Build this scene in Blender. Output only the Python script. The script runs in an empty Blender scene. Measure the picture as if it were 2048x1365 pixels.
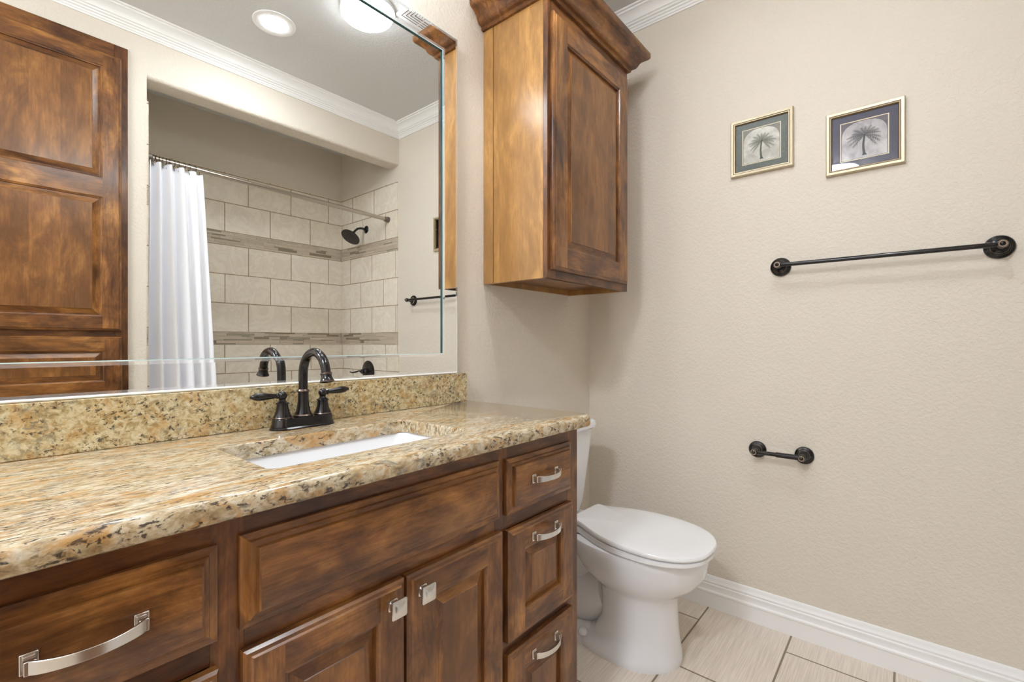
import bpy, bmesh, math, random
from math import sin, cos, pi, radians, sqrt, atan2
from mathutils import Vector, Matrix

# ------------------------------------------------------------------ camera, world, exposure
S = bpy.context.scene
col = S.collection
XR = 2.08          # right wall
CEIL = 2.673
YF = -1.62         # wall opposite the mirror
YT = -2.40         # back of the tub alcove
XL = -0.13         # left end of the linen cabinet
XW = -1.40         # left wall, behind the viewpoint
cam_d = bpy.data.cameras.new('camera')
cam = bpy.data.objects.new('camera', cam_d)
col.objects.link(cam)
cam.location = (0.0, -1.2334, 1.1226)
cam.rotation_euler = (radians(90), 0, radians(40.03 - 90))
cam_d.sensor_width = 36
cam_d.lens = 940 / 2048 * 36
cam_d.shift_y = 3.5 / 2048
cam_d.clip_start = 0.01
S.camera = cam
w = bpy.data.worlds.new('world'); S.world = w
w.use_nodes = True
w.node_tree.nodes['Background'].inputs[0].default_value = (1, 0.97, 0.93, 1)
w.node_tree.nodes['Background'].inputs[1].default_value = 0.15
S.view_settings.view_transform = 'Standard'
S.view_settings.look = 'None'
S.view_settings.gamma = 1
S.view_settings.exposure = 2.25
S.cycles.max_bounces = 12
S.cycles.diffuse_bounces = 8
S.cycles.glossy_bounces = 8
S.cycles.sample_clamp_indirect = 6
LAMP = (0.93, 0.975, 1.03)
FILL_LAMP = (0.88, 0.95, 1.06)
E_VAN, E_DOME, E_CAN, E_LEFT = 5.5, 5.0, 44.0, 30.0

# ------------------------------------------------------------------ node helper
class NT:
    def __init__(s, name):
        s.m = bpy.data.materials.new(name); s.m.use_nodes = True
        s.t = s.m.node_tree; s.t.nodes.clear()
        s.out = s.t.nodes.new('ShaderNodeOutputMaterial')
        s.p = s.t.nodes.new('ShaderNodeBsdfPrincipled')
        s.t.links.new(s.p.outputs[0], s.out.inputs[0])
    def n(s, typ, ins=None, **props):
        nd = s.t.nodes.new('ShaderNode' + typ)
        for k, v in props.items(): setattr(nd, k, v)
        for k, v in (ins or {}).items(): s.set(nd.inputs[k], v)
        return nd
    def set(s, sock, v):
        if isinstance(v, bpy.types.NodeSocket): s.t.links.new(v, sock)
        elif hasattr(v, 'outputs'): s.t.links.new(v.outputs[0], sock)
        else: sock.default_value = v
    def P(s, **kw):
        for k, v in kw.items():
            s.set(s.p.inputs[k.replace('_', ' ')], v)
    def math(s, op, a, b=0.0, c=0.0, clamp=False):
        nd = s.t.nodes.new('ShaderNodeMath'); nd.operation = op; nd.use_clamp = clamp
        s.set(nd.inputs[0], a); s.set(nd.inputs[1], b); s.set(nd.inputs[2], c)
        return nd.outputs[0]
    def mix(s, f, a, b, mode='MIX'):
        nd = s.t.nodes.new('ShaderNodeMix'); nd.data_type = 'RGBA'; nd.blend_type = mode
        s.set(nd.inputs[0], f); s.set(nd.inputs[6], a); s.set(nd.inputs[7], b)
        return nd.outputs[2]
    def ramp(s, f, stops, interp='LINEAR'):
        nd = s.t.nodes.new('ShaderNodeValToRGB'); nd.color_ramp.interpolation = interp
        e = nd.color_ramp.elements
        while len(e) < len(stops): e.new(0.5)
        for i, (p, c) in enumerate(stops):
            e[i].position = p; e[i].color = c if len(c) == 4 else (*c, 1)
        s.set(nd.inputs[0], f)
        return nd.outputs[0]
    def coord(s, scale=(1, 1, 1), loc=(0, 0, 0), rot=(0, 0, 0), src=None, rnd=0.0):
        if src is None: src = s.n('TexCoord').outputs['Object']
        if rnd:
            r = s.n('ObjectInfo').outputs['Random']
            k = s.math('MULTIPLY', r, rnd)
            k2 = s.math('MULTIPLY', r, rnd * 3.7)
            cb = s.n('CombineXYZ', {0: k, 1: k2, 2: k}).outputs[0]
            a = s.n('VectorMath', {0: src, 1: cb}, operation='ADD'); src = a.outputs[0]
        return s.n('Mapping', {'Vector': src, 'Location': loc, 'Rotation': rot, 'Scale': scale}).outputs[0]
    def noise(s, vec, scale, detail=4, rough=0.55, dist=0.0, out=0):
        return s.n('TexNoise', {'Vector': vec, 'Scale': scale, 'Detail': detail, 'Roughness': rough, 'Distortion': dist}).outputs[out]
    def bump(s, h, strength=0.3, dist=0.002):
        return s.n('Bump', {'Height': h, 'Strength': strength, 'Distance': dist}).outputs[0]

def srgb(r, g, b):
    f = lambda c: (c / 255 / 12.92) if c <= 10 else ((c / 255 + 0.055) / 1.055) ** 2.4
    return (f(r), f(g), f(b), 1)

def simple(name, c, rough=0.4, metal=0.0, coat=0.0, **kw):
    t = NT(name); t.P(Base_Color=c, Roughness=rough, Metallic=metal, Coat_Weight=coat, **kw)
    return t.m

def emis(name, c, k):
    t = NT(name); t.P(Base_Color=(0.9, 0.9, 0.9, 1), Roughness=0.3)
    t.P(Emission_Color=(*c, 1), Emission_Strength=k)
    return t.m

# ------------------------------------------------------------------ materials
def wall_paint(name, c, bump=0.5, scale=1.0):
    t = NT(name)
    v = t.coord()
    a = t.noise(v, 85 * scale, 3, 0.5, 0.6)
    b = t.noise(v, 260 * scale, 2, 0.5, 0.0)
    a2 = t.ramp(a, [(0.42, (0, 0, 0)), (0.58, (1, 1, 1))])
    h = t.math('ADD', t.math('MULTIPLY', a2, 0.75), t.math('MULTIPLY', b, 0.25))
    big = t.noise(v, 1.3, 2)
    cc = t.mix(t.math('MULTIPLY', big, 0.16), c, (c[0] * 0.86, c[1] * 0.86, c[2] * 0.86, 1))
    t.P(Base_Color=cc, Roughness=0.62, Specular_IOR_Level=0.35, Normal=t.bump(h, bump, 0.0022))
    return t.m
M_WALL = wall_paint('tan_wall_paint', (0.71, 0.65, 0.56, 1), 0.42)
M_CEIL = wall_paint('ceiling_paint', (0.66, 0.66, 0.65, 1), 0.35)
M_TRIM = simple('white_trim_paint', (0.87, 0.87, 0.86, 1), 0.3)
M_CERAMIC = simple('white_porcelain', (0.82, 0.83, 0.85, 1), 0.08, coat=0.4)
M_PLASTIC = simple('white_plastic', (0.85, 0.86, 0.87, 1), 0.15)
M_CAULK = simple('white_caulk', (0.8, 0.8, 0.77, 1), 0.5)

def wood(name, grain, tone=1.0, staves=False, calm=0.0):
    t = NT(name)
    st = (0.04, 1.0, 1.0) if grain == 'h' else (1.0, 1.0, 0.04)
    src = t.n('TexCoord').outputs['Object']
    sep = t.n('SeparateXYZ', {0: src})
    if staves:
        f = t.math('FLOOR', t.math('DIVIDE', t.math('ADD', sep.outputs[0], sep.outputs[1]), 0.095))
        wn = t.n('TexWhiteNoise', {'W': f}, noise_dimensions='1D')
        off = t.n('VectorMath', {0: wn.outputs['Color'], 1: (3.0, 3.0, 3.0)}, operation='MULTIPLY').outputs[0]
        src = t.n('VectorMath', {0: src, 1: off}, operation='ADD').outputs[0]
    v = t.coord(scale=st, src=src, rnd=7.0)
    v2 = t.coord(scale=(0.45, 1, 1) if grain == 'h' else (1, 1, 0.45), src=src, rnd=5.0)
    v4 = t.coord(scale=(0.22, 1, 1) if grain == 'h' else (1, 1, 0.22), src=src, rnd=9.0)
    n1 = t.noise(v2, 9.0, 7, 0.62, 1.2)
    n2 = t.noise(v2, 6.0, 5, 0.62, 0.7)
    n3 = t.noise(v, 260, 3, 0.6, 0.2)
    base = t.ramp(n1, [(0.30, (0.065, 0.025, 0.011)), (0.44, (0.140, 0.061, 0.022)), (0.56, (0.215, 0.101, 0.034)), (0.72, (0.36, 0.190, 0.070))])
    blot = t.ramp(n2, [(0.34, (0.48, 0.44, 0.46)), (0.48, (0.88, 0.87, 0.88)), (0.66, (1.18, 1.18, 1.14))])
    c = t.mix(1.0, base, blot, 'MULTIPLY')
    fine = t.ramp(n3, [(0.38, (0.76, 0.73, 0.70)), (0.6, (1.09, 1.09, 1.08))])
    c = t.mix(0.8, c, fine, 'MULTIPLY')
    n4 = t.noise(v4, 48, 5, 0.7, 0.5)
    c = t.mix(1.0, c, t.ramp(n4, [(0.36, (0.62, 0.58, 0.56)), (0.5, (0.98, 0.98, 0.98)), (0.66, (1.25, 1.24, 1.2))]), 'MULTIPLY')
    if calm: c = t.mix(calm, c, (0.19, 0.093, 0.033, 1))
    # figure: pale feathery flecks and a few dark knots
    kv = t.coord(scale=(0.55, 1, 1) if grain == 'h' else (1, 1, 0.55), src=src, rnd=11.0)
    kn = t.n('VectorMath', {0: kv, 1: t.n('VectorMath', {0: t.noise(kv, 14, 2, out=1), 1: (0.05, 0.05, 0.05)}, operation='MULTIPLY').outputs[0]}, operation='ADD').outputs[0]
    vo = t.n('TexVoronoi', {'Vector': kn, 'Scale': 5.0, 'Randomness': 1.0})
    pick = t.n('SeparateColor', {0: vo.outputs['Color']}).outputs[0]
    on = t.math('GREATER_THAN', pick, 0.80)
    kd = t.math('MULTIPLY', t.ramp(vo.outputs['Distance'], [(0.02, (1, 1, 1)), (0.10, (0, 0, 0))]), on)
    c = t.mix(t.math('MULTIPLY', kd, 0.85), c, (0.035, 0.014, 0.006, 1))
    halo = t.math('MULTIPLY', t.ramp(vo.outputs['Distance'], [(0.08, (0, 0, 0)), (0.14, (1, 1, 1)), (0.26, (0, 0, 0))]), on)
    c = t.mix(t.math('MULTIPLY', halo, 0.30), c, (0.48, 0.26, 0.10, 1))
    if staves:
        k = t.ramp(wn.outputs['Value'], [(0, (0.80, 0.78, 0.76)), (1, (1.14, 1.13, 1.10))])
        c = t.mix(1.0, c, k, 'MULTIPLY')
    c = t.mix(1.0, c, (1.24, 1.12, 0.86, 1), 'MULTIPLY')
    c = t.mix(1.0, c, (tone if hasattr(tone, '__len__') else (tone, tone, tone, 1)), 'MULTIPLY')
    t.P(Base_Color=c, Roughness=t.math('ADD', 0.27, t.math('MULTIPLY', n2, 0.08)), Coat_Weight=0.2, Coat_Roughness=0.16,
        Specular_IOR_Level=0.5, Normal=t.bump(t.math('ADD', n3, n1), 0.04, 0.001))
    return t.m
TONE = 1.0
W_V = wood('knotty_alder_vertical', 'v', 1.0)
W_FV = wood('stained_frame_vertical', 'v', (0.72, 0.66, 0.66, 1))
W_FH = wood('stained_frame_horizontal', 'h', (0.72, 0.66, 0.66, 1))
W_H = wood('knotty_alder_horizontal', 'h', 1.0)
W_P = wood('knotty_alder_glued_panel', 'v', 1.05, True, 0.38)
W_SV = wood('alder_side_stile_baked_light', 'v', (1.8, 2.2, 2.6, 1), False, 0.6)  # lighter, yellower alder: lamp light on the cabinet side baked into the tone
W_SP = wood('alder_side_panel_baked_light', 'v', (1.8, 2.2, 2.6, 1), True, 0.6)  # glued staves with the same lamp light put into the colour
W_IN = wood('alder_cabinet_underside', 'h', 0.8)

def granite(name, stretch, gold_amt=0.6, tint=(1, 1, 1, 1)):
    t = NT(name)
    v = t.coord(scale=stretch)
    vr = t.coord(scale=stretch, rot=(0.3, 0.35, 0.0))
    n1 = t.noise(v, 24, 7, 0.68, 0.8)
    n2 = t.noise(vr, 80, 6, 0.70, 0.5)
    n3 = t.noise(vr, 170, 4, 0.60, 0.5)
    base = t.ramp(n2, [(0.32, (0.30, 0.22, 0.12)), (0.43, (0.50, 0.40, 0.25)), (0.52, (0.68, 0.60, 0.44)), (0.64, (0.82, 0.78, 0.66))])
    gold = t.ramp(n1, [(0.50, (0, 0, 0)), (0.62, (1, 1, 1))])
    c = t.mix(t.math('MULTIPLY', gold, gold_amt), base, (0.60, 0.345, 0.12, 1), 'MIX')
    grey = t.math('MULTIPLY', t.ramp(t.noise(vr, 60, 5, 0.7, 1.0), [(0.50, (0, 0, 0)), (0.62, (1, 1, 1))]), t.ramp(t.noise(v, 9, 4, 0.6, 1.0), [(0.46, (0, 0, 0)), (0.60, (1, 1, 1))]))
    c = t.mix(t.math('MULTIPLY', grey, 0.75), c, (0.20, 0.215, 0.22, 1))
    dk = t.math('MULTIPLY', t.ramp(n3, [(0.53, (0, 0, 0)), (0.60, (1, 1, 1))]), t.ramp(t.noise(v, 30, 5, 0.65, 1.0), [(0.44, (0, 0, 0)), (0.54, (1, 1, 1))]))
    c = t.mix(t.math('MULTIPLY', dk, 0.9), c, (0.055, 0.045, 0.045, 1))
    c = t.mix(1.0, c, tint, 'MULTIPLY')
    t.P(Base_Color=c, Roughness=0.09, Specular_IOR_Level=0.5, Normal=t.bump(n3, 0.03, 0.0008))
    return t.m
M_GRAN = granite('polished_granite_top', (0.50, 1.8, 0.75), 0.85, (0.80, 0.76, 0.70, 1))
M_GRANB = granite('polished_granite_splash', (0.9, 1.0, 1.0), 0.5, (0.84, 0.80, 0.64, 1))

M_MIRROR = simple('mirror_silver', (0.93, 0.945, 0.935, 1), 0.0, 1.0)
M_GLASSEDGE = simple('green_glass_edge', (0.01, 0.065, 0.07, 1), 0.12)
M_POLISH = simple('polished_glass_chamfer', (0.62, 0.78, 0.77, 1), 0.08, 0.3)
def bronze():
    t = NT('oil_rubbed_bronze')
    n = t.noise(t.coord(), 60, 3)
    c = t.mix(n, (0.007, 0.0065, 0.007, 1), (0.017, 0.014, 0.014, 1))
    t.P(Base_Color=c, Roughness=0.16, Metallic=0.2, Specular_IOR_Level=0.5, Coat_Weight=0.1, Coat_Roughness=0.08)
    return t.m
M_BRONZE = bronze()
M_COPPER = simple('worn_copper_edge', (0.17, 0.125, 0.105, 1), 0.35, 1.0)
M_RINGW = simple('rubbed_copper_ring', (0.50, 0.38, 0.30, 1), 0.3, 0.8)
M_NICKEL = simple('satin_nickel', (0.72, 0.70, 0.66, 1), 0.24, 1.0)
M_RODN = simple('brushed_nickel_rod', (0.50, 0.45, 0.38, 1), 0.28, 1.0)
M_RING = simple('dark_bronze_wire', (0.07, 0.05, 0.035, 1), 0.35, 0.8)
M_CHROME = simple('chrome', (0.8, 0.8, 0.8, 1), 0.08, 1.0)

def floor_tile():
    t = NT('striated_porcelain_floor_tile')
    src = t.n('TexCoord').outputs['Object']
    v = t.coord(loc=(-1.622 + 0.61 * 6, 0.895 + 0.3065 * 11, 0), src=src)
    br = t.n('TexBrick', {'Vector': v, 'Color1': (0.72, 0.64, 0.55, 1), 'Color2': (0.77, 0.69, 0.60, 1), 'Mortar': (0.24, 0.185, 0.125, 1),
                          'Scale': 1.0, 'Mortar Size': 0.0034, 'Mortar Smooth': 0.1, 'Bias': 0.0, 'Brick Width': 0.61, 'Row Height': 0.3065})
    br.offset = 0.47; br.offset_frequency = 2
    lin = t.noise(t.coord(scale=(0.03, 1, 1), src=src), 260, 2, 0.5)
    lin2 = t.noise(t.coord(scale=(0.05, 1, 1), src=src), 30, 3, 0.5)
    k = t.ramp(lin, [(0.38, (0.90, 0.89, 0.88)), (0.62, (1.06, 1.06, 1.06))])
    k2 = t.ramp(lin2, [(0.35, (0.96, 0.95, 0.94)), (0.65, (1.03, 1.03, 1.03))])
    c = t.mix(1.0, t.mix(1.0, br.outputs['Color'], k, 'MULTIPLY'), k2, 'MULTIPLY')
    h = t.math('SUBTRACT', 1.0, br.outputs['Fac'])
    t.P(Base_Color=c, Roughness=0.30, Normal=t.bump(h, 0.6, 0.002))
    return t.m
M_FLOOR = floor_tile()

def shower_tile(name, axis, origin, z0):
    # axis 0: courses run along x, axis 1: along y
    t = NT(name)
    src = t.n('TexCoord').outputs['Object']
    sp = t.n('SeparateXYZ', {0: src})
    cb = t.n('CombineXYZ', {0: t.math('SUBTRACT', sp.outputs[axis], origin - 0.604 * 10), 1: t.math('SUBTRACT', sp.outputs[2], z0 - 0.1995 * 20), 2: 0.0}).outputs[0]
    br = t.n('TexBrick', {'Vector': cb, 'Color1': (0.78, 0.715, 0.60, 1), 'Color2': (0.83, 0.77, 0.67, 1), 'Mortar': (0.36, 0.28, 0.17, 1),
                          'Scale': 1.0, 'Mortar Size': 0.0030, 'Mortar Smooth': 0.1, 'Bias': 0.0, 'Brick Width': 0.302, 'Row Height': 0.1995})
    br.offset = 0.5; br.offset_frequency = 2
    ve = t.noise(src, 7, 5, 0.6, 1.8)
    k = t.ramp(ve, [(0.40, (1.0, 1.0, 1.0)), (0.50, (0.93, 0.92, 0.91)), (0.58, (1.02, 1.02, 1.02))])
    c = t.mix(1.0, br.outputs['Color'], k, 'MULTIPLY')
    t.P(Base_Color=c, Roughness=0.24, Normal=t.bump(t.math('SUBTRACT', 1.0, br.outputs['Fac']), 0.6, 0.002))
    return t.m
MOS = [simple('mosaic_stone_cream', (0.57, 0.49, 0.385, 1), 0.35), simple('mosaic_stone_tan', (0.50, 0.425, 0.325, 1), 0.35),
       simple('mosaic_glass_taupe', (0.34, 0.30, 0.225, 1), 0.12), simple('mosaic_glass_brown', (0.27, 0.215, 0.15, 1), 0.12)]
M_CURTAIN = NT('white_curtain_cloth')
M_CURTAIN.P(Base_Color=(0.84, 0.85, 0.89, 1), Roughness=0.85, Normal=M_CURTAIN.bump(M_CURTAIN.noise(M_CURTAIN.coord(), 900, 1), 0.08, 0.0005))
M_CURTAIN = M_CURTAIN.m

# ------------------------------------------------------------------ mesh helpers
class MB:
    def __init__(s): s.v = []; s.f = []; s.mi = []
    def add(s, vs, fs, m=0):
        b = len(s.v); s.v += [Vector(p) for p in vs]
        for f in fs: s.f.append([b + i for i in f]); s.mi.append(m)
        return s
    def box(s, x0, x1, y0, y1, z0, z1, m=0):
        x0, x1 = sorted((x0, x1)); y0, y1 = sorted((y0, y1)); z0, z1 = sorted((z0, z1))
        vs = [(x, y, z) for z in (z0, z1) for y in (y0, y1) for x in (x0, x1)]
        return s.add(vs, [(0, 2, 3, 1), (4, 5, 7, 6), (0, 1, 5, 4), (2, 6, 7, 3), (0, 4, 6, 2), (1, 3, 7, 5)], m)
    def loops(s, L, m=0, cap0=True, cap1=True, closed=True, mats=None):
        n = len(L[0]); b = len(s.v)
        for l in L: s.v += [Vector(p) for p in l]
        for i in range(len(L) - 1):
            for j in range(n if closed else n - 1):
                k = (j + 1) % n
                s.f.append([b + i * n + j, b + i * n + k, b + (i + 1) * n + k, b + (i + 1) * n + j])
                s.mi.append(mats[i] if mats else m)
        if cap0: s.f.append([b + j for j in range(n)][::-1]); s.mi.append(mats[0] if mats else m)
        if cap1: s.f.append([b + (len(L) - 1) * n + j for j in range(n)]); s.mi.append(mats[-1] if mats else m)
        return s
    def lathe(s, prof, o, axis='z', n=40, m=0, mats=None, sign=1):
        # prof: list of (radius, distance along the axis)
        L = []
        for r, h in prof:
            ring = []
            for k in range(n):
                a = 2 * pi * k / n
                u, v = max(r, 1e-5) * cos(a), max(r, 1e-5) * sin(a); h2 = h * sign
                p = {'z': (u, v, h2), 'x': (h2, u, v), 'y': (u, h2, v)}[axis]
                ring.append((o[0] + p[0], o[1] + p[1], o[2] + p[2]))
            L.append(ring)
        return s.loops(L, m, mats=mats)
    def tube(s, path, rad, n=16, m=0, cap=True, closed=False):
        path = [Vector(p) for p in path]; N = len(path)
        if not hasattr(rad, '__len__'): rad = [rad] * N
        L = []; up = None
        for i in range(N):
            if closed: tg = path[(i + 1) % N] - path[i - 1]
            else: tg = path[min(i + 1, N - 1)] - path[max(i - 1, 0)]
            tg.normalize()
            if up is None:
                up = tg.orthogonal().normalized()
            up = (up - tg * up.dot(tg)).normalized()
            sd = tg.cross(up)
            L.append([path[i] + (up * cos(2 * pi * k / n) + sd * sin(2 * pi * k / n)) * rad[i] for k in range(n)])
        if closed: L.append(L[0]); cap = False
        return s.loops(L, m, cap, cap)

def fix(me, flat=False):
    bm = bmesh.new(); bm.from_mesh(me)
    bmesh.ops.remove_doubles(bm, verts=bm.verts, dist=1e-6)
    bmesh.ops.dissolve_degenerate(bm, edges=bm.edges, dist=1e-7)
    bmesh.ops.recalc_face_normals(bm, faces=bm.faces)
    for f in bm.faces: f.smooth = not flat
    for e in bm.edges:
        if len(e.link_faces) == 2:
            e.smooth = e.calc_face_angle(0) < 0.6 and e.link_faces[0].material_index == e.link_faces[1].material_index
    bm.to_mesh(me); bm.free()

def world_loc(o):
    p = Vector((0, 0, 0))
    while o: p += Vector(o.location); o = o.parent
    return p

def part(name, mb, mat, parent=None, bevel=0, origin=None, seg=2, label=None, smooth=True, fixn=True):
    me = bpy.data.meshes.new(name)
    base = world_loc(parent) if parent else Vector((0, 0, 0))
    org = Vector(origin) if origin is not None else None
    o = bpy.data.objects.new(name, me)
    if org is not None:
        o.location = org - base; base = org
    me.from_pydata([v - base for v in mb.v], [], mb.f)
    mats = mat if isinstance(mat, (list, tuple)) else [mat]
    for m in mats: me.materials.append(m)
    for i, p in enumerate(me.polygons): p.material_index = min(mb.mi[i], len(mats) - 1)
    if fixn: fix(me, not smooth)
    col.objects.link(o)
    if parent: o.parent = parent
    if bevel:
        b = o.modifiers.new('bevel', 'BEVEL'); b.width = bevel; b.segments = seg; b.limit_method = 'ANGLE'; b.angle_limit = radians(50)
        b.harden_normals = False
    if label: o['label'] = label
    return o

def thing(name, label, cat, loc, group=None):
    o = bpy.data.objects.new(name, None); col.objects.link(o)
    o.location = loc; o.empty_display_size = 0.05
    o['label'] = label; o['category'] = cat
    if group: o['group'] = group
    return o

def tag(o, label, cat, group=None):
    o['label'] = label; o['category'] = cat
    if group: o['group'] = group
    return o

def struct(name, mb, mat, bevel=0, parent=None, seg=2):
    o = part(name, mb, mat, parent, bevel, seg=seg)
    if not parent: o['kind'] = 'structure'
    return o

# ------------------------------------------------------------------ room shell
T = 0.12
struct('floor', MB().box(XW - T, XR + T, YT - T, T, -0.05, 0), M_FLOOR)
struct('ceiling', MB().box(XW - T, XR + T, YT - T, T, CEIL, CEIL + 0.1), M_CEIL)
struct('wall_back', MB().box(XW - T, XR + T, 0, T, 0, CEIL), M_WALL)
struct('wall_right', MB().box(XR, XR + T, YT - T, 0, 0, CEIL), M_WALL)
struct('wall_left', MB().box(XW - T, XW, YT - T, 0, 0, CEIL), M_WALL)
mb = MB().box(XW, XL, YF - 0.13, YF, 0, CEIL).box(XL, 0.531, YF - 0.13, YF, 2.501, CEIL).box(0.531, 0.604, YF - 0.13, YF, 0, CEIL)
struct('wall_front', mb, M_WALL)
rr_ = 0.020; hp_ = [(YF - 0.13, CEIL)]
for cy_, a0 in ((YF - 0.13 + rr_, 180), (YF - rr_, 270)):
    hp_ += [(cy_ + rr_ * cos(radians(a0 + 15 * k)), 2.405 + rr_ + rr_ * sin(radians(a0 + 15 * k))) for k in range(7)]
hp_.append((YF, CEIL))
struct('wall_header', MB().loops([[(0.604, y, z) for y, z in hp_], [(XR, y, z) for y, z in hp_]]), M_WALL)
struct('wall_alcove_left', MB().box(0.531, 0.604, YT, YF - 0.13, 0, CEIL), M_WALL)
struct('wall_alcove_back', MB().box(0.531, XR, YT - T, YT, 0, CEIL), M_WALL)
# panelled door and its casing on the left wall, behind the viewpoint
mb = MB()
for y0, y1, z0, z1 in ((-0.50, -0.43, 0, 2.11), (-1.38, -1.31, 0, 2.11), (-1.31, -0.50, 2.04, 2.11)):
    mb.box(XW, XW + 0.016, y0, y1, z0, z1)
struct('trim_1', mb, M_TRIM, bevel=0.004)
mb = MB().box(XW, XW + 0.006, -1.305, -0.505, 0.008, 2.035)
for z0, z1 in ((0.20, 0.95), (1.08, 1.90)):
    for y0, y1 in ((-1.20, -0.94), (-0.87, -0.61)):
        mb.box(XW + 0.006, XW + 0.011, y0, y1, z0, z1)
dr = struct('door_1', mb, M_TRIM, bevel=0.003)
part('door_handle', MB().lathe([(0, 0), (0.026, 0), (0.026, 0.006), (0.010, 0.010), (0.010, 0.035), (0.024, 0.045), (0.026, 0.058), (0.018, 0.068), (0, 0.070)], (XW + 0.0065, -0.57, 0.98), axis='x'), M_BRONZE, dr)

def sweep(prof, p0, p1, out, mit0=True, mit1=True, ztop=None):
    # prof: (out, z); wall line p0 -> p1 (xy), out = unit normal into the room; mitred ends
    p0 = Vector((*p0, 0)); p1 = Vector((*p1, 0)); d = (p1 - p0).normalized(); o = Vector((*out, 0))
    A = [p0 + o * a + d * (a * mit0) + Vector((0, 0, z)) for a, z in prof]
    B = [p1 + o * a - d * (a * mit1) + Vector((0, 0, z)) for a, z in prof]
    return MB().loops([A, B])
cz = CEIL
CR = [(0, cz - 0.080), (0.006, cz - 0.080), (0.008, cz - 0.074), (0.012, cz - 0.072), (0.014, cz - 0.064), (0.020, cz - 0.062), (0.022, cz - 0.056),
      (0.030, cz - 0.053), (0.032, cz - 0.047), (0.038, cz - 0.044), (0.043, cz - 0.032), (0.051, cz - 0.022), (0.062, cz - 0.015), (0.071, cz - 0.013),
      (0.073, cz - 0.007), (0.083, cz - 0.006), (0.085, cz), (0, cz)]
struct('trim_2', sweep(CR, (XR, 0), (XR, YF), (-1, 0)), M_TRIM)
struct('trim_3', sweep(CR, (XR, YF), (XW, YF), (0, 1)), M_TRIM)
struct('trim_4', sweep(CR, (XW, 0), (XR, 0), (0, -1)), M_TRIM)
struct('trim_5', sweep(CR, (XW, YF), (XW, 0), (1, 0)), M_TRIM)
BB = [(0, 0), (0.016, 0), (0.016, 0.060), (0.019, 0.064), (0.019, 0.070), (0.014, 0.075), (0.012, 0.086), (0.014, 0.092), (0.014, 0.097), (0.010, 0.100),
      (0.010, 0.104), (0.012, 0.107), (0.010, 0.112), (0.0065, 0.118), (0.0065, 0.126), (0.004, 0.131), (0, 0.132)]
struct('baseboard_right', sweep(BB, (XR, 0), (XR, -1.640), (-1, 0), True, False), M_TRIM)
struct('baseboard_back', sweep(BB, (1.19, 0), (XR, 0), (0, -1), False, True), M_TRIM)
struct('baseboard_front', sweep(BB, (0.604, YF), (0.531, YF), (0, 1), False, False), M_TRIM)

# tile surround of the tub alcove (setting)
TT = 0.010
bands = ((1.110, 1.197), (1.800, 1.887))
regions = ((0.40, 1.110, 0), (1.197, 1.800, 0), (1.887, 2.297, 0))
def bm_region(axis, z0, z1, orig, name, par):
    m = shower_tile(name, axis, orig, par)
    return m
for i, (z0, z1, _) in enumerate(regions):
    # brick rows start at the region's foot; course joints as counted in the photo
    zs = (0.9115, 1.197, 1.888)[i]
    ob = (1.203 + 0.151 * 0, 1.203, 1.352)[i]
    if i == 0: ob = 1.352
    mt = shower_tile('shower_tile_back_%d' % i, 0, ob + 0.151 * 0, zs)
    struct('wall_tile_back', MB().box(0.604, XR, YT, YT + TT, z0, z1), mt)
    oy = (-2.223, -2.1007, -2.223)[i]
    mt = shower_tile('shower_tile_side_%d' % i, 1, oy, zs)
    struct('wall_tile_right', MB().box(XR - TT, XR, YT + TT, -1.632, z0, z1), mt)
    mt2 = shower_tile('shower_tile_left_%d' % i, 1, oy + 0.1, zs)
    struct('wall_tile_left', MB().box(0.604, 0.604 + TT, YT + TT, -1.632, z0, z1), mt2)
rnd = random.Random(5)
def mosaic(side, z0, z1):
    mb = MB()
    if side == 'back': a0, a1 = 0.604 + TT, XR - TT
    else: a0, a1 = YT + TT, -1.632
    hs = [0.010, 0.019, 0.008, 0.017, 0.009, 0.014, 0.010]; k = (z1 - z0) / sum(hs); z = z0
    for h in hs:
        h *= k; a = a0 - rnd.random() * 0.1
        while a < a1:
            L = rnd.choice((0.05, 0.08, 0.10, 0.14, 0.18))
            b0, b1 = max(a, a0), min(a + L, a1)
            if b1 - b0 > 0.004:
                m = rnd.choices((0, 1, 2, 3), (0.56, 0.28, 0.10, 0.06))[0]
                if side == 'back': mb.box(b0 + .0006, b1 - .0006, YT, YT + TT - .0005, z + .0006, z + h - .0006, m)
                elif side == 'right': mb.box(XR - TT + .0005, XR, b0 + .0006, b1 - .0006, z + .0006, z + h - .0006, m)
                else: mb.box(0.604, 0.604 + TT - .0005, b0 + .0006, b1 - .0006, z + .0006, z + h - .0006, m)
            a += L
        z += h
    return mb
for z0, z1 in bands:
    for sd in ('back', 'right', 'left'):
        struct('wall_mosaic_' + sd, mosaic(sd, z0, z1), MOS)

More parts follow.
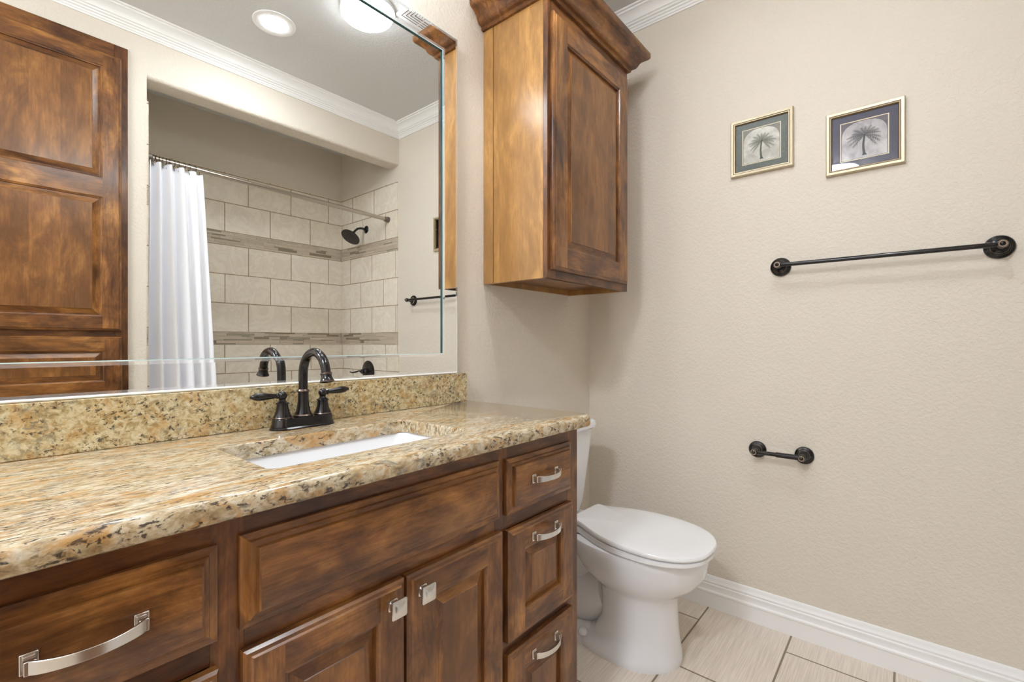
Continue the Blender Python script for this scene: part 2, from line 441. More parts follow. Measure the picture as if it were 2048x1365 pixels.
# ------------------------------------------------------------------ cabinet door builder (faces -y at y = yf)
def panel_front(x0, x1, z0, z1, yb, yf, fr, s=-1, raised=True, slab_edge=0.0):
    """A door or drawer front. yb back plane, yf front plane (s = direction the front faces along y).
    materials: 0 vertical grain, 1 horizontal grain, 2 glued panel."""
    mb = MB(); th = abs(yf - yb)
    Y = lambda d: yf - s * d      # depth d behind the front plane
    def ring(i, d): return [(x0 + i, Y(d), z0 + i), (x1 - i, Y(d), z0 + i), (x1 - i, Y(d), z1 - i), (x0 + i, Y(d), z1 - i)]
    def rings(lst, capm=None):
        for (i0, d0), (i1, d1) in zip(lst[:-1], lst[1:]):
            a, b = ring(i0, d0), ring(i1, d1)
            for j in range(4):
                k = (j + 1) % 4
                mb.add([a[j], a[k], b[k], b[j]], [(0, 1, 2, 3)], 1 if j in (0, 2) else 0)
        if capm is not None: mb.add(ring(*lst[-1]), [(0, 1, 2, 3)], capm)
    mb.add(ring(0, th), [(3, 2, 1, 0)], 0)
    if not raised:
        e = slab_edge
        rings([(0, th), (0, 0.0125), (0.002, 0.0115), (0.010, 0.011), (0.012, 0.0078), (e - 0.004, 0.0072), (e - 0.0025, 0.0012), (e, 0.0)], 1)
        return mb
    rings([(0, th), (0, 0.008), (0.0035, 0.0035), (0.009, 0.003), (0.0115, 0.0)])
    i = 0.0115; a = fr
    # stiles run full height, rails between
    mb.add([(x0 + i, Y(0), z0 + i), (x0 + a, Y(0), z0 + i), (x0 + a, Y(0), z1 - i), (x0 + i, Y(0), z1 - i)], [(0, 1, 2, 3)], 0)
    mb.add([(x1 - a, Y(0), z0 + i), (x1 - i, Y(0), z0 + i), (x1 - i, Y(0), z1 - i), (x1 - a, Y(0), z1 - i)], [(0, 1, 2, 3)], 0)
    mb.add([(x0 + a, Y(0), z0 + i), (x1 - a, Y(0), z0 + i), (x1 - a, Y(0), z0 + a), (x0 + a, Y(0), z0 + a)], [(0, 1, 2, 3)], 1)
    mb.add([(x0 + a, Y(0), z1 - a), (x1 - a, Y(0), z1 - a), (x1 - a, Y(0), z1 - i), (x0 + a, Y(0), z1 - i)], [(0, 1, 2, 3)], 1)
    rings([(a, 0), (a + 0.003, 0.004), (a + 0.006, 0.005), (a + 0.007, 0.012), (a + 0.009, 0.012), (a + 0.014, 0.0105), (a + 0.030, 0.0045), (a + 0.031, 0.003)], 2)
    return mb
WM = [W_V, W_H, W_P]

def multi_panel_door(x0, x1, z0, z1, yb, yf, fr, splits, s):
    """door with several raised panels; splits = list of (za, zb) panel openings"""
    mb = MB(); th = abs(yf - yb); Y = lambda d: yf - s * d
    def ring(ins, d, b): return [(b[0] + ins, Y(d), b[2] + ins), (b[1] - ins, Y(d), b[2] + ins), (b[1] - ins, Y(d), b[3] - ins), (b[0] + ins, Y(d), b[3] - ins)]
    def rings(lst, b, cap=None):
        for (i0, d0), (i1, d1) in zip(lst[:-1], lst[1:]):
            a, c = ring(i0, d0, b), ring(i1, d1, b)
            for j in range(4):
                k = (j + 1) % 4
                mb.add([a[j], a[k], c[k], c[j]], [(0, 1, 2, 3)], 1 if j in (0, 2) else 0)
        if cap is not None: mb.add(ring(lst[-1][0], lst[-1][1], b), [(0, 1, 2, 3)], cap)
    B = (x0, x1, z0, z1)
    mb.add(ring(0, th, B), [(3, 2, 1, 0)], 0)
    rings([(0, th), (0, 0.008), (0.0035, 0.0035), (0.009, 0.003), (0.0115, 0.0)], B)
    i = 0.0115; q = lambda a, b, c, d, m: mb.add([(a, Y(0), c), (b, Y(0), c), (b, Y(0), d), (a, Y(0), d)], [(0, 1, 2, 3)], m)
    q(x0 + i, x0 + fr, z0 + i, z1 - i, 0); q(x1 - fr, x1 - i, z0 + i, z1 - i, 0)
    zz = z0 + i
    for za, zb in splits:
        q(x0 + fr, x1 - fr, zz, za, 1); zz = zb
        rings([(0, 0), (0.003, 0.004), (0.006, 0.005), (0.007, 0.012), (0.009, 0.012), (0.016, 0.0105), (0.034, 0.0045), (0.035, 0.003)], (x0 + fr, x1 - fr, za, zb), 2)
    q(x0 + fr, x1 - fr, zz, z1 - i, 1)
    return mb

# ------------------------------------------------------------------ vanity
VX0, VX1 = -0.087, 1.170
VF = -0.498        # face frame front
VD = -0.518        # door fronts
VTOP = 0.882
van = thing('vanity_cabinet', 'long knotty alder vanity cabinet under the granite countertop', 'cabinet', (0.54, -0.25, 0))
mb = MB().box(VX0, VX0 + 0.018, -0.48, -0.001, 0.0, VTOP).box(VX1 - 0.018, VX1, -0.48, -0.001, 0, VTOP)
mb.box(VX0 + 0.018, VX1 - 0.018, -0.48, -0.001, 0.10, 0.118).box(VX0 + 0.018, VX1 - 0.018, -0.43, -0.415, 0.0, 0.10)
part('carcass', mb, W_V, van)
mb = MB()
yy = (VF, -0.48)
mb.box(VX0, VX1, *yy, 0.842, VTOP, 1)
mb.box(VX0, VX1, *yy, 0.09, 0.125, 1)
for a, b in ((VX0, -0.035), (0.228, 0.272), (0.812, 0.856), (1.118, VX1)): mb.box(a, b, VF - .0001, -0.4802, 0.0901, VTOP - .0001, 0)
for za, zb in ((0.676, 0.722), (0.373, 0.419)):
    mb.box(-0.035, 0.228, *yy, za, zb, 1); mb.box(0.856, 1.118, *yy, za, zb, 1)
mb.box(0.272, 0.812, *yy, 0.676, 0.722, 1)
mb.box(0.53, 0.568, *yy, 0.125, 0.676, 0)
part('face_frame', mb, [W_FV, W_FH], van, bevel=0.0008)

def pull(parent, cx, z, y):
    """arched satin nickel pull with square feet"""
    mb = MB()
    for s in (-1, 1):
        x = cx + s * 0.048
        mb.box(x - 0.0075, x + 0.0075, y - 0.004, y, z - 0.011, z + 0.011)
        mb.box(x - 0.005, x + 0.005, y - 0.016, y - 0.004, z - 0.0075, z + 0.0075)
    L = []
    for k in range(17):
        u = -1 + 2 * k / 16; x = cx + u * 0.050
        yy = y - 0.013 - 0.019 * (1 - u * u) ** 0.8
        d = Vector((1, 0.6 * u, 0)).normalized(); nrm = Vector((-d.y, d.x, 0)) * -1
        hw = 0.0062 + 0.0016 * u * u; c = Vector((x, yy, z))
        a = nrm * 0.0018
        L.append([c + a + Vector((0, 0, hw)), c - a + Vector((0, 0, hw)), c - a - Vector((0, 0, hw)), c + a - Vector((0, 0, hw))])
    mb.loops(L)
    return part('handle', mb, M_NICKEL, parent, bevel=0.0008, label='satin nickel arched handle')

def knob(parent, cx, z, y):
    mb = MB()
    def sq(h, r, yy): return [(cx - h + r, yy, z - h), (cx + h - r, yy, z - h), (cx + h, yy, z - h + r), (cx + h, yy, z + h - r), (cx + h - r, yy, z + h), (cx - h + r, yy, z + h), (cx - h, yy, z + h - r), (cx - h, yy, z - h + r)]
    mb.loops([sq(0.010, .002, y), sq(0.010, .002, y - 0.003), sq(0.0085, .002, y - 0.004), sq(0.0075, .002, y - 0.008), sq(0.0075, .002, y - 0.015), sq(0.014, .002, y - 0.018),
              sq(0.0165, .0025, y - 0.020), sq(0.0165, .0025, y - 0.0225), sq(0.0150, .003, y - 0.0235), sq(0.0145, .003, y - 0.0235), sq(0.010, .003, y - 0.0262), sq(0.004, .002, y - 0.0280)])
    return part('knob', mb, M_NICKEL, parent, label='square satin nickel knob')

def front(name, x0, x1, z0, z1, **kw):
    fr = kw.pop('fr', 0.056)
    return part(name, panel_front(x0, x1, z0, z1, VF - 0.0003, VD, fr, -1, **kw), WM, van, origin=((x0 + x1) / 2, VD, (z0 + z1) / 2))
front('false_front', 0.264, 0.822, 0.711, 0.847, raised=False, slab_edge=0.024)
d1 = front('door', 0.266, 0.5455, 0.118, 0.6815); knob(d1, 0.5135, 0.647, VD)
d2 = front('door', 0.5515, 0.825, 0.118, 0.6815); knob(d2, 0.5815, 0.647, VD)
for (a, b, cx) in ((0.846, 1.125, 0.983), (-0.042, 0.235, 0.100)):
    o = front('drawer', a, b, 0.711, 0.844, raised=False, slab_edge=0.022); pull(o, cx, 0.783, VD)
    o = front('drawer', a, b, 0.408, 0.675); pull(o, cx, 0.639, VD)
    o = front('drawer', a, b, 0.118, 0.381); pull(o, cx, 0.345, VD)

# ------------------------------------------------------------------ countertop with sink cut-out
CT, CB = 0.915, 0.882
CX0, CX1, CY1 = -0.105, 1.207, -0.535
SX0, SX1, SY0, SY1 = 0.335, 0.785, -0.435, -0.190
def rrect(x0, x1, y0, y1, r, n=6):
    pts = []
    for cx, cy, a0 in ((x1 - r[1], y1 - r[1], 0), (x0 + r[0], y1 - r[0], 90), (x0 + r[3], y0 + r[3], 180), (x1 - r[2], y0 + r[2], 270)):
        rr = {0: r[1], 90: r[0], 180: r[3], 270: r[2]}[a0]
        for k in range(n + 1):
            a = radians(a0 + 90 * k / n); pts.append((cx + rr * cos(a), cy + rr * sin(a)))
    return pts
NSEG = 8
def outer(i):
    e = 0.0004
    return rrect(CX0 + i, CX1 - i, CY1 + i, -0.001, (e, e, max(0.032 - i, 0.002), e), NSEG)
def inner(i=0, r=0.018): return rrect(SX0 - i, SX1 + i, SY0 - i, SY1 + i, (r, r, r, r), NSEG)
mb = MB()
def z3(l, z): return [(p[0], p[1], z) for p in l]
# front and right edges are eased top and bottom
def outz(i, z):
    l = outer(i); return [(max(p[0], CX0) if True else 0, p[1], z) for p in l]
L = [z3(inner(0.0), CT - 0.004), z3(inner(0.0), CB), outz(0.004, CB), outz(0.001, CB + 0.002), outz(0, CB + 0.006), outz(0, CT - 0.012), outz(0.0025, CT - 0.006), outz(0.0065, CT - 0.002), outz(0.012, CT), z3(inner(0.0025, 0.020), CT), z3(inner(0.0008, 0.0185), CT - 0.0015), z3(inner(0.0), CT - 0.004)]
mb.loops(L, cap0=False, cap1=False)
tag(part('countertop', mb, M_GRAN), 'polished gold and cream granite countertop on the vanity', 'countertop')
tag(part('backsplash', MB().box(CX0, 1.174, -0.040, -0.001, CT + 0.0004, 1.0155), M_GRANB, bevel=0.0015), 'low upright granite backsplash strip between countertop and mirror', 'backsplash')

# sink
snk = thing('undermount_sink', 'white rectangular undermount sink set in the granite countertop', 'sink', (0.56, -0.312, 0.74))
mb = MB()
def sl(i, z, r): return z3(rrect(SX0 - 0.006 + i, SX1 + 0.006 - i, SY0 - 0.006 + i, SY1 + 0.006 - i, (r, r, r, r), 8), z)
L = [sl(-0.014, CB - 0.001, 0.04), sl(-0.0, CB - 0.001, 0.040), sl(0.003, CB - 0.006, 0.038), sl(0.012, CB - 0.06, 0.036), sl(0.020, CB - 0.115, 0.035), sl(0.032, CB - 0.132, 0.04), sl(0.060, CB - 0.139, 0.045), sl(0.10, CB - 0.142, 0.02)]
L2 = [sl(0.09, CB - 0.155, 0.03), sl(0.015, CB - 0.145, 0.04), sl(-0.008, CB - 0.06, 0.04), sl(-0.014, CB - 0.012, 0.04), sl(-0.014, CB - 0.001, 0.04)]
mb.loops(L, cap0=False, cap1=True); mb.loops(L2, cap0=True, cap1=False)
part('basin', mb, M_CERAMIC, snk)
part('drain', MB().lathe([(0.0, 0), (0.022, 0), (0.023, 0.002), (0.018, 0.003), (0.017, 0.006), (0.0, 0.007)], (0.56, -0.312, CB - 0.1418)), M_BRONZE, snk, label='dark bronze drain')

# ------------------------------------------------------------------ faucet
FX, FY = 0.560, -0.086
fc = thing('faucet', 'black bronze two-handle faucet with high arched spout behind the sink', 'faucet', (FX, FY, CT))
def stad(hl, r, z, n=12):
    pts = []
    for s in (1, -1):
        for k in range(n + 1):
            a = -pi / 2 + pi * k / n
            pts.append((FX + s * (hl - r) + s * r * cos(a), FY + s * r * sin(a), z))
    return pts
mb = MB().loops([stad(0.0795, 0.0285, CT + 0.0002), stad(0.0795, 0.0285, CT + 0.003), stad(0.0765, 0.026, CT + 0.006), stad(0.0765, 0.026, CT + 0.010), stad(0.0745, 0.024, CT + 0.013), stad(0.0735, 0.0235, CT + 0.024), stad(0.072, 0.022, CT + 0.026)])
part('base_plate', mb, M_BRONZE, fc)
z = CT + 0.0258
mb = MB().lathe([(0.0225, 0), (0.0225, 0.003), (0.020, 0.006), (0.0165, 0.014), (0.0140, 0.026), (0.0128, 0.038), (0.0125, 0.054), (0.0125, 0.060), (0.0150, 0.061), (0.0150, 0.0635), (0.0125, 0.067)], (FX, FY, z), mats=[0, 1] + [0] * 6 + [1, 1, 0])
zb = z + 0.064; R = 0.056; top = 1.100
path = [(FX, FY, zb), (FX, FY, 1.02), (FX, FY, top - R + 0.0)]
for k in range(1, 20):
    a = pi * k / 20 * 1.0
    path.append((FX, FY - R + R * cos(a), top - R + R * sin(a)))
part('spout_body', mb, [M_BRONZE, M_COPPER], fc)
part('spout', MB().tube(path, 0.0108, 20), M_BRONZE, fc)
e = Vector(path[-1]); d = (Vector(path[-1]) - Vector(path[-2])).normalized()
mb = MB(); L = []; 
sd = Vector((1, 0, 0)); up = d.cross(sd)
for r, h in ((0.0108, 0), (0.0132, 0.001), (0.0132, 0.004), (0.0118, 0.005), (0.0120, 0.010), (0.0145, 0.017), (0.0163, 0.020), (0.0163, 0.022), (0.012, 0.023), (0.011, 0.018)):
    L.append([e + d * h + (sd * cos(2 * pi * k / 24) + up * sin(2 * pi * k / 24)) * r for k in range(24)])
mb.loops(L, mats=[1, 1, 1, 0, 0, 0, 1, 0, 0, 0][:9] + [0])
part('spout_tip', mb, [M_BRONZE, M_COPPER], fc)
for s in (-1, 1):
    hx = FX + s * 0.0508
    mb = MB().lathe([(0.0218, 0), (0.0218, 0.002), (0.0208, 0.004), (0.0178, 0.010), (0.0148, 0.019), (0.0132, 0.028), (0.0126, 0.034), (0.0150, 0.035), (0.0147, 0.0375), (0.0098, 0.040), (0.0074, 0.043), (0.0078, 0.046)], (hx, FY, z), mats=[0, 1] + [0] * 10)
    h = part('handle', mb, [M_BRONZE, M_COPPER], fc)
    zc = z + 0.0545
    mb = MB().lathe([(0.0108 * sin(pi * k / 12), -0.0108 * cos(pi * k / 12)) for k in range(13)], (hx, FY, zc))
    pr = [(0.0060, 0.008), (0.0072, 0.013), (0.0054, 0.0145), (0.0054, 0.018), (0.0068, 0.028), (0.0086, 0.042), (0.0092, 0.052), (0.0080, 0.062), (0.0055, 0.067), (0.0050, 0.068), (0.0042, 0.069), (0.0042, 0.0715), (0.0, 0.074)]
    L = []
    ax = Vector((s, 0.0, 0.06 * s)).normalized() if s > 0 else Vector((-1, 0.0, 0.03)).normalized()
    s1 = ax.orthogonal().normalized(); s2 = ax.cross(s1)
    for r, hh in pr: L.append([Vector((hx, FY, zc)) + ax * hh + (s1 * cos(2 * pi * k / 20) + s2 * sin(2 * pi * k / 20)) * max(r, 1e-4) for k in range(20)])
    mb.loops(L)
    part('lever', mb, M_BRONZE, h)

# ------------------------------------------------------------------ wall mirror with bevelled mirror-strip frame
MX0, MX1, MZ0, MZ1 = -0.085, 1.141, 1.0175, 2.187
mir = thing('framed_wall_mirror', 'large wall mirror with a mirrored border above the backsplash', 'mirror', (0.53, 0, MZ0))
part('backing', MB().box(MX0 + 0.004, MX1 - 0.004, -0.0149, -0.0005, MZ0 + 0.001, MZ1 - 0.004), simple('mirror_backing', (0.55, 0.5, 0.44, 1), 0.6), mir)
part('mirror_pane', MB().box(MX0 + 0.02, MX1 - 0.02, -0.0200, -0.0150, MZ0 + 0.02, MZ1 - 0.02), M_MIRROR, mir)
SW = 0.070; yb, yf = -0.0201, -0.0262
def strip(a, b, ia, ib):
    """a,b: outer corners (x,z) ; ia,ib: inner corners"""
    mb = MB(); V = lambda p: Vector((p[0], 0, p[1]))
    a, b, ia, ib = V(a), V(b), V(ia), V(ib)
    n = (ia + ib - a - b); t = (b - a).normalized(); n = (n - t * n.dot(t)).normalized()
    def row(f, y):   # f = distance from outer edge
        u = f / SW
        return [a + (ia - a) * u + Vector((0, y, 0)), b + (ib - b) * u + Vector((0, y, 0))]
    fl = 0.0022
    ye = yf + 0.0009
    R = [row(0, yb), row(0, ye), row(0.0022, yf + 0.00025), row(0.010, yf), row(SW - 0.010, yf), row(SW - 0.0022, yf + 0.00025), row(SW, ye), row(SW, yb)]
    mats = [1, 2, 3, 0, 3, 2, 1]
    for k in range(7): mb.add([R[k][0], R[k][1], R[k + 1][1], R[k + 1][0]], [(0, 1, 2, 3)], mats[k])
    mb.add([R[0][0], R[0][1], R[7][1], R[7][0]], [(0, 1, 2, 3)], 1)
    for e_ in (0, 1): mb.add([r[e_] for r in R], [tuple(range(8))], 1)
    return mb
g = 0.0006
o_ = [(MX0, MZ0), (MX1, MZ0), (MX1, MZ1), (MX0, MZ1)]
i_ = [(MX0 + SW, MZ0 + SW), (MX1 - SW, MZ0 + SW), (MX1 - SW, MZ1 - SW), (MX0 + SW, MZ1 - SW)]
for k in range(4):
    part('frame_strip', strip(o_[k], o_[(k + 1) % 4], i_[k], i_[(k + 1) % 4]), [M_MIRROR, M_GLASSEDGE, M_POLISH, simple('bevelled_mirror', (0.95, 0.96, 0.96, 1), 0.02, 0.82)], mir, label='bevelled mirror strip', smooth=False)
tag(part('caulk_line', MB().tube([(MX0, -0.0275, 1.0185), (1.135, -0.0275, 1.0185)], 0.0028, 8), M_CAULK, mir), 'x', 'y')
o = bpy.data.objects['caulk_line']; del o['category']; o['label'] = 'white caulk bead along the foot'

# ------------------------------------------------------------------ wall cabinet above the toilet
UX0, UX1, UY, UD, UZ0, UZ1 = 1.300, 1.895, -0.298, -0.318, 1.345, 2.330
uc = thing('wall_cabinet', 'tall alder wall cabinet with crown, high on the wall above the toilet', 'cabinet', (1.6, 0, UZ0))
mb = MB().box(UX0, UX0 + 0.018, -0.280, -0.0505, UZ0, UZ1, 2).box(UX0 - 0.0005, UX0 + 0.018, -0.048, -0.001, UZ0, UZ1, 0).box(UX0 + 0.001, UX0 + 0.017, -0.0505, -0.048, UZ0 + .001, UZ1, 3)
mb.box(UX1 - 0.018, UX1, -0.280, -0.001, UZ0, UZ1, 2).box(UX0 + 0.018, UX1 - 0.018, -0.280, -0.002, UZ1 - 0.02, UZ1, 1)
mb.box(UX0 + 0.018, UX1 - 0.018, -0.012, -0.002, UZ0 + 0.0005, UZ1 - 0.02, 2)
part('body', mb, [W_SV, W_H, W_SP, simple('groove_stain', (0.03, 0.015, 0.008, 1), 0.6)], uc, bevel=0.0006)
part('bottom_panel', MB().box(UX0 + 0.0185, UX1 - 0.0185, -0.2795, -0.013, UZ0 + 0.022, UZ0 + 0.036), W_IN, uc)
mb = MB().box(UX0, UX0 + 0.05, UY, -0.2803, UZ0, UZ1, 0).box(UX1 - 0.05, UX1, UY, -0.2803, UZ0, UZ1, 0)
mb.box(UX0 + 0.05, UX1 - 0.05, UY, -0.2803, UZ0, UZ0 + 0.05, 1).box(UX0 + 0.05, UX1 - 0.05, UY, -0.2803, UZ1 - 0.09, UZ1, 1)
part('face_frame', mb, [W_FV, W_FH], uc, bevel=0.0008)
part('door', panel_front(1.3165, 1.868, 1.3745, 2.258, UY - 0.0003, UD, 0.078), WM, uc, origin=(1.6, UD, 1.8))
# crown of the cabinet: swept round left, front, right with mitres
CP = [(0, 2.303), (0.010, 2.303), (0.013, 2.306), (0.013, 2.315), (0.017, 2.317), (0.022, 2.318), (0.028, 2.321), (0.034, 2.330), (0.040, 2.343), (0.050, 2.354), (0.060, 2.361), (0.069, 2.364), (0.073, 2.369), (0.075, 2.373), (0.075, 2.392), (0, 2.392)]
L = []
for px, py, ax, ay in ((UX0, -0.001, -1, 0), (UX0, UY, -1, -1), (UX1, UY, 1, -1), (UX1, -0.001, 1, 0)):
    L.append([(px + ax * a, py + ay * a, z) for a, z in CP])
mb = MB().loops(L)
for k in range(len(mb.mi)): mb.mi[k] = 0
part('crown', mb, W_H, uc, origin=(UX0, UY, 2.3))

# ------------------------------------------------------------------ linen cabinet opposite the mirror
lc = thing('linen_cabinet', 'tall built-in alder linen cabinet left of the tub in the mirror', 'cabinet', (0.2, YF - 0.2, 0))
LX0, LX1, LZ1 = XL + 0.002, 0.5295, 2.500
mb = MB().box(LX0, LX0 + 0.018, YF - 0.35, YF + 0.001, 0, LZ1, 0).box(LX1 - 0.018, LX1, YF - 0.35, YF + 0.001, 0, LZ1, 0).box(LX0 + 0.018, LX1 - 0.018, YF - 0.35, YF + 0.001, LZ1 - 0.018, LZ1, 1)
mb.box(LX0 + 0.018, LX1 - 0.018, YF - 0.36, YF - 0.35, 0.0, LZ1, 0)
part('body', mb, [W_V, W_H], lc)
yy = (YF + 0.0012, YF + 0.014)
mb = MB().box(LX0, LX0 + 0.06, *yy, 0, LZ1, 0).box(LX1 - 0.05, LX1, *yy, 0, LZ1, 0)
for a, b in ((2.40, LZ1), (1.135, 1.19), (0.86, 0.915), (0, 0.12)): mb.box(LX0 + 0.06, LX1 - 0.05, *yy, a, b, 1)
part('face_frame', mb, [W_FV, W_FH], lc, bevel=0.0008)
yb2, yf2 = YF + 0.0145, YF + 0.034
part('door', multi_panel_door(-0.095, 0.504, 1.176, 2.437, yb2, yf2, 0.068, [(1.240, 1.781), (1.867, 2.375)], 1), WM, lc, origin=(0.2, yf2, 1.8))
part('drawer', panel_front(-0.095, 0.504, 0.885, 1.150, yb2, yf2, 0.062, 1), WM, lc, origin=(0.2, yf2, 1.0))
part('door', panel_front(-0.095, 0.504, 0.105, 0.870, yb2, yf2, 0.068, 1), WM, lc, origin=(0.2, yf2, 0.5))

# ------------------------------------------------------------------ toilet
TX = 1.625
toi = thing('toilet', 'white elongated toilet with closed lid between vanity and wall', 'toilet', (TX, -0.35, 0))
def egg(zf, hw, yb_, yf_, z, n=40, p=2.0, sq=2.0, dx=0.0):
    """closed outline: superellipse, widest at zf (0..1 from back), hw half width"""
    ym = yb_ + (yf_ - yb_) * zf; pts = []
    for k in range(n):
        a = 2 * pi * k / n; c, s_ = cos(a), sin(a)
        ex = 2 / (p if s_ < 0 else sq)
        x = hw * math.copysign(abs(c) ** ex, c)
        y = (yf_ - ym) * -math.copysign(abs(s_) ** ex, s_) if s_ < 0 else (yb_ - ym) * abs(s_) ** ex
        y = ym + (abs(yf_ - ym) * -abs(s_) ** ex if s_ < 0 else abs(yb_ - ym) * abs(s_) ** ex)
        pts.append((TX + dx + x, y, z))
    return pts
mb = MB()
# front pedestal and bowl shell
ped = [(0.000, 0.55, 0.140, -0.24, -0.632), (0.012, 0.55, 0.142, -0.24, -0.634), (0.030, 0.55, 0.139, -0.25, -0.632), (0.060, 0.5, 0.128, -0.32, -0.627), (0.120, 0.5, 0.120, -0.35, -0.620),
       (0.190, 0.5, 0.117, -0.35, -0.617), (0.232, 0.5, 0.120, -0.34, -0.621), (0.250, 0.5, 0.131, -0.32, -0.636), (0.270, 0.5, 0.150, -0.29, -0.664), (0.295, 0.5, 0.165, -0.26, -0.692), (0.330, 0.52, 0.177, -0.23, -0.714),
       (0.365, 0.54, 0.180, -0.205, -0.720), (0.388, 0.55, 0.182, -0.20, -0.724), (0.398, 0.55, 0.179, -0.20, -0.721), (0.402, 0.55, 0.172, -0.205, -0.714)]
mb.loops([egg(zf, hw, a, b, z, sq=2.6 if z < .2 else 2.2) for z, zf, hw, a, b in ped])
# trapway and rear
trap = []
for k in range(15):
    u = k / 14; y = -0.36 + 0.30 * u; zc = 0.20 - 0.07 * sin(pi * u * 1.1) + 0.0 * u
    trap.append([(TX + 0.088 * cos(2 * pi * j / 24), y + 0.02 * sin(2 * pi * j / 24), zc + (0.105 + 0.02 * u) * sin(2 * pi * j / 24)) for j in range(24)])
mb.loops(trap)
mb.loops([egg(0.5, 0.120, -0.055, -0.46, 0.0, sq=4), egg(0.5, 0.122, -0.053, -0.46, 0.02, sq=4), egg(0.5, 0.110, -0.06, -0.45, 0.040, sq=4), egg(0.5, 0.085, -0.07, -0.43, 0.052, sq=4)])
# rear deck under the tank
mb.loops([egg(0.6, 0.07, -0.03, -0.34, 0.22, sq=3), egg(0.6, 0.10, -0.028, -0.36, 0.32, sq=3.5), egg(0.6, 0.125, -0.028, -0.37, 0.372, sq=4), egg(0.6, 0.128, -0.028, -0.37, 0.398, sq=4), egg(0.6, 0.122, -0.032, -0.36, 0.402, sq=4)])
part('bowl', mb, M_CERAMIC, toi)
for s in (-1, 1):
    part('bolt_cap', MB().lathe([(0.0175, 0), (0.0175, 0.006), (0.015, 0.016), (0.009, 0.022), (0, 0.024)], (TX + s * 0.106, -0.305, 0.036)), M_PLASTIC, toi)
# seat and lid share the outline
half = [(0.0, -0.243), (0.06, -0.243), (0.098, -0.246), (0.104, -0.252), (0.106, -0.275), (0.120, -0.308), (0.141, -0.348), (0.161, -0.392), (0.176, -0.440), (0.184, -0.490), (0.1865, -0.540), (0.182, -0.590), (0.168, -0.640), (0.142, -0.685), (0.105, -0.717), (0.060, -0.736), (0.0, -0.742)]
def catmull(P, n=4):
    out = []
    for i in range(len(P) - 1):
        p0 = P[max(i - 1, 0)]; p1 = P[i]; p2 = P[i + 1]; p3 = P[min(i + 2, len(P) - 1)]
        for k in range(n):
            t = k / n
            out.append(tuple(0.5 * (2 * p1[c] + (p2[c] - p0[c]) * t + (2 * p0[c] - 5 * p1[c] + 4 * p2[c] - p3[c]) * t * t + (3 * p1[c] - p0[c] - 3 * p2[c] + p3[c]) * t ** 3) for c in (0, 1)))
    out.append(P[-1]); return out
hp = catmull(half)
outl = [(x, y) for x, y in hp] + [(-x, y) for x, y in hp[-2:0:-1]]
def lring(sc, zoff, z0, slope=0.0, inset=0.0):
    cy = -0.50
    return [(TX + x * sc, cy + (y - cy) * sc, z0 + zoff + slope * (y + 0.742) / 0.5) for x, y in outl]
sl_ = 0.020
mb = MB().loops([lring(0.965, 0, 0.4025), lring(0.99, 0.003, 0.4025), lring(0.985, 0.013, 0.4025, 0.008), lring(0.95, 0.0155, 0.4025, 0.010)])
part('seat', mb, M_PLASTIC, toi)
z0 = 0.4205
mb = MB().loops([lring(0.96, 0, z0, sl_ * .7), lring(0.99, 0.001, z0, sl_ * .7), lring(1.0, 0.005, z0, sl_ * .8), lring(0.997, 0.009, z0, sl_), lring(0.985, 0.0125, z0, sl_), lring(0.94, 0.0145, z0, sl_), lring(0.7, 0.0165, z0, sl_), lring(0.3, 0.0170, z0, sl_)])
part('lid', mb, M_PLASTIC, toi)
for s in (-1, 1): part('hinge', MB().lathe([(0.0, -0.022), (0.011, -0.022), (0.012, -0.018), (0.012, 0.018), (0.011, 0.022), (0, 0.022)], (TX + s * 0.075, -0.232, 0.4190), axis='x', n=20), M_PLASTIC, toi)

def tank_ring(hw, yf_, z, r=0.05):
    hw -= 0.026; yf_ += 0.004
    return z3(rrect(TX - hw, TX + hw, yf_, -0.012, (0.012, 0.012, r, r), 8), z)
mb = MB().loops([tank_ring(0.120, -0.165, 0.4035, 0.06), tank_ring(0.150, -0.178, 0.415, 0.06), tank_ring(0.166, -0.186, 0.46, 0.06), tank_ring(0.190, -0.203, 0.66, 0.06), tank_ring(0.198, -0.208, 0.757, 0.06)])
part('tank', mb, M_CERAMIC, toi)
mb = MB().loops([tank_ring(0.204, -0.214, 0.7575, 0.066), tank_ring(0.214, -0.224, 0.765, 0.07), tank_ring(0.216, -0.226, 0.778, 0.07), tank_ring(0.212, -0.222, 0.790, 0.068), tank_ring(0.195, -0.205, 0.7985, 0.06), tank_ring(0.15, -0.17, 0.8015, 0.05)])
part('tank_lid', mb, M_CERAMIC, toi)
mb = MB().lathe([(0.0, 0), (0.014, 0), (0.014, 0.006), (0.008, 0.010), (0.006, 0.018), (0, 0.018)], (TX - 0.13, -0.207, 0.70), axis='y', sign=-1)
mb.tube([(TX - 0.13, -0.222, 0.70), (TX - 0.10, -0.224, 0.697), (TX - 0.065, -0.224, 0.692)], [0.006, 0.005, 0.007], 12)
part('flush_lever', mb, M_CHROME, toi, label='chrome lever')

